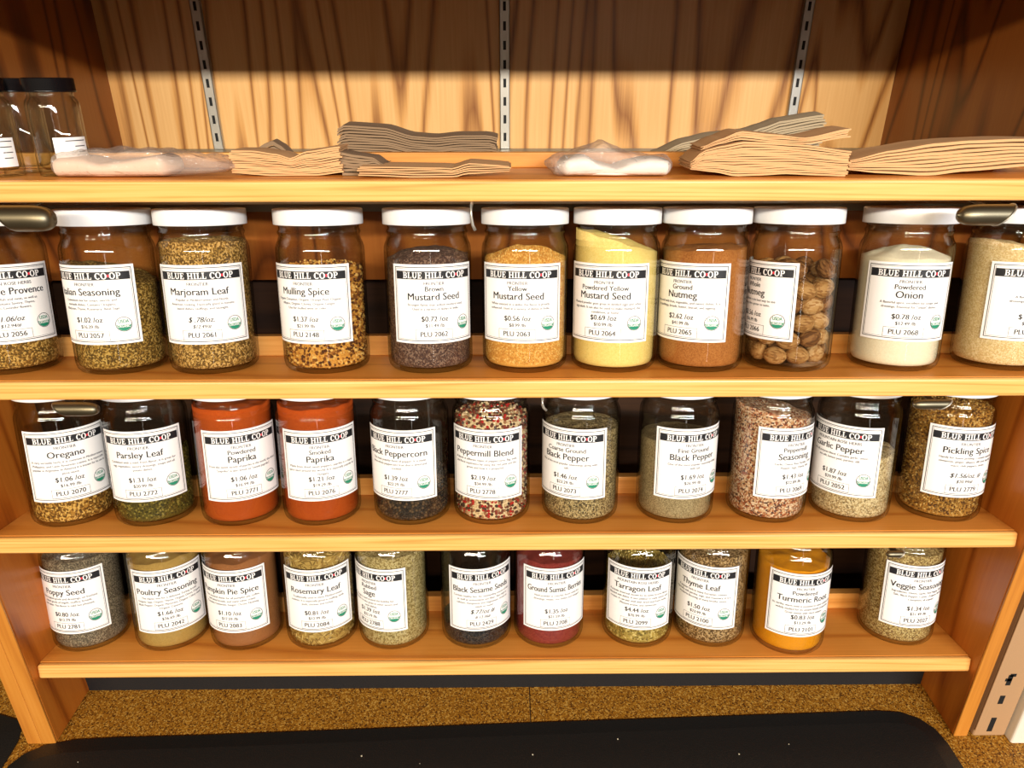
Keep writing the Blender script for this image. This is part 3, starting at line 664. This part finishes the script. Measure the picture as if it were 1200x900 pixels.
tag(small_jar(-15, .07, .75), 'empty black-lidded glass jar cut by the left edge of the photo', 'jar', 'empty jars with black lids')

# ---------------------------------------------------------------- paper bags
def poly_at(pts, x):
    for (x0, y0), (x1, y1) in zip(pts, pts[1:]):
        if x <= x1 or (x1, y1) == pts[-1]:
            t = min(1, max(0, (x-x0)/(x1-x0))); t = t*t*(3-2*t)*.5+t*.5
            return y0+(y1-y0)*t
def bag_stack(bot, top, n, d, depth, mat, label, group, floor, seed, fill=.8):
    sl = SL if floor is None else 0
    if floor is None: floor = floor1(d)
    """a pile of folded paper bags, each a thin folded sheet with its own wavy profile"""
    rnd = random.Random(seed)
    x0, x1 = max(bot[0][0], top[0][0]), min(bot[-1][0], top[-1][0])
    m = 26
    for k in range(n):
        j0, j1 = rnd.uniform(-2.2, 2.2), rnd.uniform(-2.2, 2.2)
        dy = rnd.uniform(-.0015, .0015); lo = []; hi = []
        for i in range(m+1):
            px = x0+j0+(x1+j1-x0-j0)*i/m
            zb, zt = at(px, poly_at(bot, px), d), at(px, poly_at(top, px), d)
            zb.z = max(zb.z, floor+.0002); zt.z = max(zt.z, zb.z+.0006*n)
            t = (zt.z-zb.z)/n; w_ = .0005*math.sin(i*.55+k*1.7+seed)
            z = zb.z+t*k+(w_*.5 if 0 < k < n-1 else 0); lo.append((zb.x, z)); hi.append((zb.x, z+t*fill))
        b = MB(); y0 = d*U+dy; nd_ = 5
        rows = []
        loop = hi+lo[::-1]
        for q in range(nd_+1):
            f = q/nd_; rows.append([(x, y0+depth*f+.0006*math.sin(x*90+k), z-sl*(depth*f+dy)+.0003*math.sin(f*5+k)*(0 if k == 0 else 1)+.0001) for x, z in loop])
        L = len(loop); vs = [p for r_ in rows for p in r_]
        fs = [(q*L+i, q*L+(i+1) % L, (q+1)*L+(i+1) % L, (q+1)*L+i) for q in range(nd_) for i in range(L)]
        for base, flip in ((0, False), (nd_*L, True)):
            for i in range(m):
                f = (base+i, base+L-1-i, base+L-2-i, base+i+1); fs.append(f[::-1] if flip else f)
        b.add(vs, fs)
        tag(b.build('paper_bag', mat), label, 'paper bag', group)
s1 = None; lg = ZC-.273*U+.0003
bag_stack([(273,203),(300,205),(343,209),(372,206),(402,202)], [(272,176),(300,176),(328,180),(343,185),(362,177),(401,171)], 13, 1.053, .042, M['kraft'],
          'brown paper bag in the creased pile right of the left plastic pack', 'bags in the creased left pile', s1, 1)
bag_stack([(400,207),(420,206),(450,197)], [(400,177),(420,181),(438,184),(450,193)], 7, 1.060, .038, M['kraftdullshade'],  # ordinary kraft folds; their shade is put in as a darker paper colour
          'brown folded bag toned darker for shade between the creased pile and the flat pile', 'folded bags toned for shade', s1, 2)
bag_stack([(417,206),(516,209),(526,210),(548,204),(597,201)], [(421,194),(518,195),(530,196),(550,190),(580,192),(597,194)], 5, 1.030, .045, M['kraft'],
          'brown paper bag in the low flat pile at the front of the top shelf', 'bags in the low flat pile', s1, 3, .55)
bag_stack([(399,215),(500,215),(582,215)], [(402,150),(410,146),(455,149),(488,159),(512,161),(540,158),(574,158),(582,161)], 22, 1.25, .035, M['kraftdullshade'],
          'grey brown paper bag in the wavy pile on the ledge left of the middle standard', 'bags in the wavy back pile', lg, 4, .7)
bag_stack([(290,215),(352,215)], [(290,186),(318,167),(326,164),(334,169),(352,188)], 8, 1.27, .02, M['kraftdullshade'],
          'grey brown bag in the small peaked heap behind the creased pile', 'bags in the small peaked heap', lg, 5)
bag_stack([(765,215),(860,215),(900,205),(930,195),(958,190)], [(765,181),(800,165),(830,158),(868,154),(890,147),(905,141),(958,133)], 18, 1.25, .03, M['kraftgrey'],
          'greyish paper bag in the sloping pile on the ledge below the right standard', 'bags in the sloping back pile', lg, 6, .72)
bag_stack([(810,199),(838,202),(862,207),(890,206),(920,204),(960,206),(992,207)], [(808,190),(822,176),(842,171),(866,166),(900,167),(930,169),(992,177)], 14, 1.034, .05, M['kraft'],
          'brown paper bag in the tall front pile right of the white pack', 'bags in the tall front pile', s1, 7, .84)
bag_stack([(820,176),(842,169),(866,164),(905,167),(945,169),(994,161)], [(822,172),(842,163),(866,153),(905,157),(940,161),(994,150)], 5, 1.037, .045, M['kraft'],
          'brown paper bag lifting off the top of the tall front pile', 'bags lifting off the tall pile', s1, 8, .84)
bag_stack([(993,199),(1030,203),(1085,206),(1130,201),(1200,195),(1260,195)], [(993,188),(1040,176),(1088,167),(1130,164),(1180,162),(1260,163)], 8, 1.044, .048, M['kraft'],
          'brown paper bag in the bulging pile at the right end of the top shelf', 'bags in the right end pile', s1, 9, .74)

# ---------------------------------------------------------------- packs of bags in clear film
def soft_block(bot, top, d, depth, infl, floor, rows=9, m=30):
    floor = floor1(d)
    x0, x1 = bot[0][0], bot[-1][0]; b = MB(); sec = []
    for i in range(m+1):
        px = x0+(x1-x0)*i/m
        a, c = at(px, poly_at(bot, px), d), at(px, poly_at(top, px), d)
        zb = max(a.z, floor+.0002); zt = max(c.z, zb+.001); e = min(1, min(i, m-i)/1.6); ring = []
        for k in range(20):
            t = 2*math.pi*k/20; cs, sn = math.cos(t), math.sin(t)
            sy = math.copysign(abs(cs)**.45, cs); sz = math.copysign(abs(sn)**.6, sn)
            y = d*U+depth/2+sy*(depth/2)*(.35+.65*e); z = (zb+zt)/2+sz*(zt-zb)/2*(.3+.7*e)
            z += infl*noise.noise(Vector((a.x*60, y*60, 3.0)))*(1 if sn > 0 else 0)
            ring.append((a.x, y, max(z, floor+.0002)-SL*(y-d*U)))
        sec.append(ring)
    n = 20; vs = [p for r_ in sec for p in r_]
    fs = [(i*n+k, (i+1)*n+k, (i+1)*n+(k+1) % n, i*n+(k+1) % n) for i in range(m) for k in range(n)]
    fs += [tuple(range(n)), tuple(m*n+k for k in range(n-1, -1, -1))]
    b.add(vs, fs); return b
t = empty('plastic_bag_pack', (at(120, 205, 1.05).x, 1.05*U, floor1(1.05))); to = -t.location
tag(t, 'pack of cream folded bags in clear plastic film beside the black-lidded jars', 'bag pack')
soft_block([(56,209),(130,209),(186,208),(200,206)], [(56,187),(90,185),(118,192),(150,188),(184,183),(200,190)], 1.034, .05, .001, s1).build('bag_bundle', M['bagpink'], t, True, to)
soft_block([(50,209.5),(130,209.5),(195,208.5),(235,206),(272,202)], [(50,183),(80,178),(130,176),(180,178),(235,184),(272,190)], 1.029, .062, .005, s1).build('plastic_film', M['film'], t, False, to)
t = empty('plastic_bag_pack', (at(720, 205, 1.05).x, 1.05*U, floor1(1.05))); to = -t.location
tag(t, 'pack of white folded bags in crumpled clear film right of the middle standard', 'bag pack')
soft_block([(655,209),(720,209),(790,208)], [(655,185),(685,184),(705,193),(722,197),(740,190),(760,186),(790,188)], 1.034, .05, .001, s1).build('bag_bundle', M['bagwhite'], t, True, to)
soft_block([(640,200),(655,209),(720,209.5),(792,208.5)], [(640,190),(660,183),(690,175),(706,168),(722,173),(748,182),(792,186)], 1.029, .062, .005, s1).build('plastic_film', M['film'], t, False, to)

# ---------------------------------------------------------------- metal scoops hanging under the shelves
def scoop(px0, px1, py, sh, mouth, label, d=.985):
    """round cup lying on its side, mouth to the left (-1) or the right (1); its strip handle goes back over the lids"""
    a, c = at(px0, py, d), at(px1, py, d); L = c.x-a.x
    zt = ZC-(SH[sh]+TH*math.cos(TILT[sh]))*U-.0012; r = max(.004, (zt-a.z)/2)
    t = empty('metal_scoop', ((a.x+c.x)/2, d*U, zt)); tag(t, label, 'scoop', 'metal scoops')
    rows = []; N = 20; K = 28
    sec = lambda x, q, f: [(x-mouth*(1-f)*L*.30*(.5-.5*math.cos(2*math.pi*k/K)), q*min(r, .012)*math.sin(2*math.pi*k/K), -r+r*q*math.cos(2*math.pi*k/K)) for k in range(K+1)]
    for i in range(N+1):
        f = i/N; rows.append(sec(mouth*(L/2-L*f), math.sqrt(max(1e-4, 1-f**7)), f))
    b = MB(); b.grid(rows); o = b.build('bowl', M['dullsteel'], t, True)
    m_ = o.modifiers.new('thick', 'SOLIDIFY'); m_.thickness = .0008
    b = MB(); b.tube(sec(mouth*L/2, 1.0, 0), .0008, 6); b.build('rim', M['zinc'], o, True)
    b = MB(); b.box((-.004, .004, -.0022), (.004, .050, -.0014)); b.build('handle', M['dullsteel'], t)
scoop(4, 68, 270, 0, -1, 'dull metal scoop bowl under the top shelf at the left edge')
scoop(1118, 1182, 264, 0, 1, 'dull metal scoop bowl under the top shelf beside the Powdered Onion lid')
scoop(66, 118, 486, 1, -1, 'dull metal scoop bowl over the neck of the Oregano jar', .988)
scoop(1068, 1112, 479, 1, 1, 'dull metal scoop bowl over the neck of the Pickling Spice jar', .988)
scoop(1038, 1058, 651, 2, 1, 'small dark metal scoop tip over the Veggie Seasoning jar', .99)
def hook(px, y0, y1, label):
    d = .99; a = [at(px, y0, d), at(px-.5, y0+(y1-y0)*.45, d), at(px+1.5, y0+(y1-y0)*.8, d), at(px+4.5, y1, d)]
    a[0].z -= .0005
    b = MB(); b.tube([Vector((a[0].x, a[0].y+.05, a[0].z)), a[0]]+a[1:], .0014, 8); tag(b.build('scoop_handle', M['zinc'], smooth=True), label, 'scoop handle', 'hanging scoop handles')
hook(552.5, 240, 270, 'thin bent metal handle hanging between the Brown and Yellow Mustard Seed lids')
hook(636, 468, 481, 'thin bent metal handle hanging at the left of the Coarse Ground Black Pepper jar')
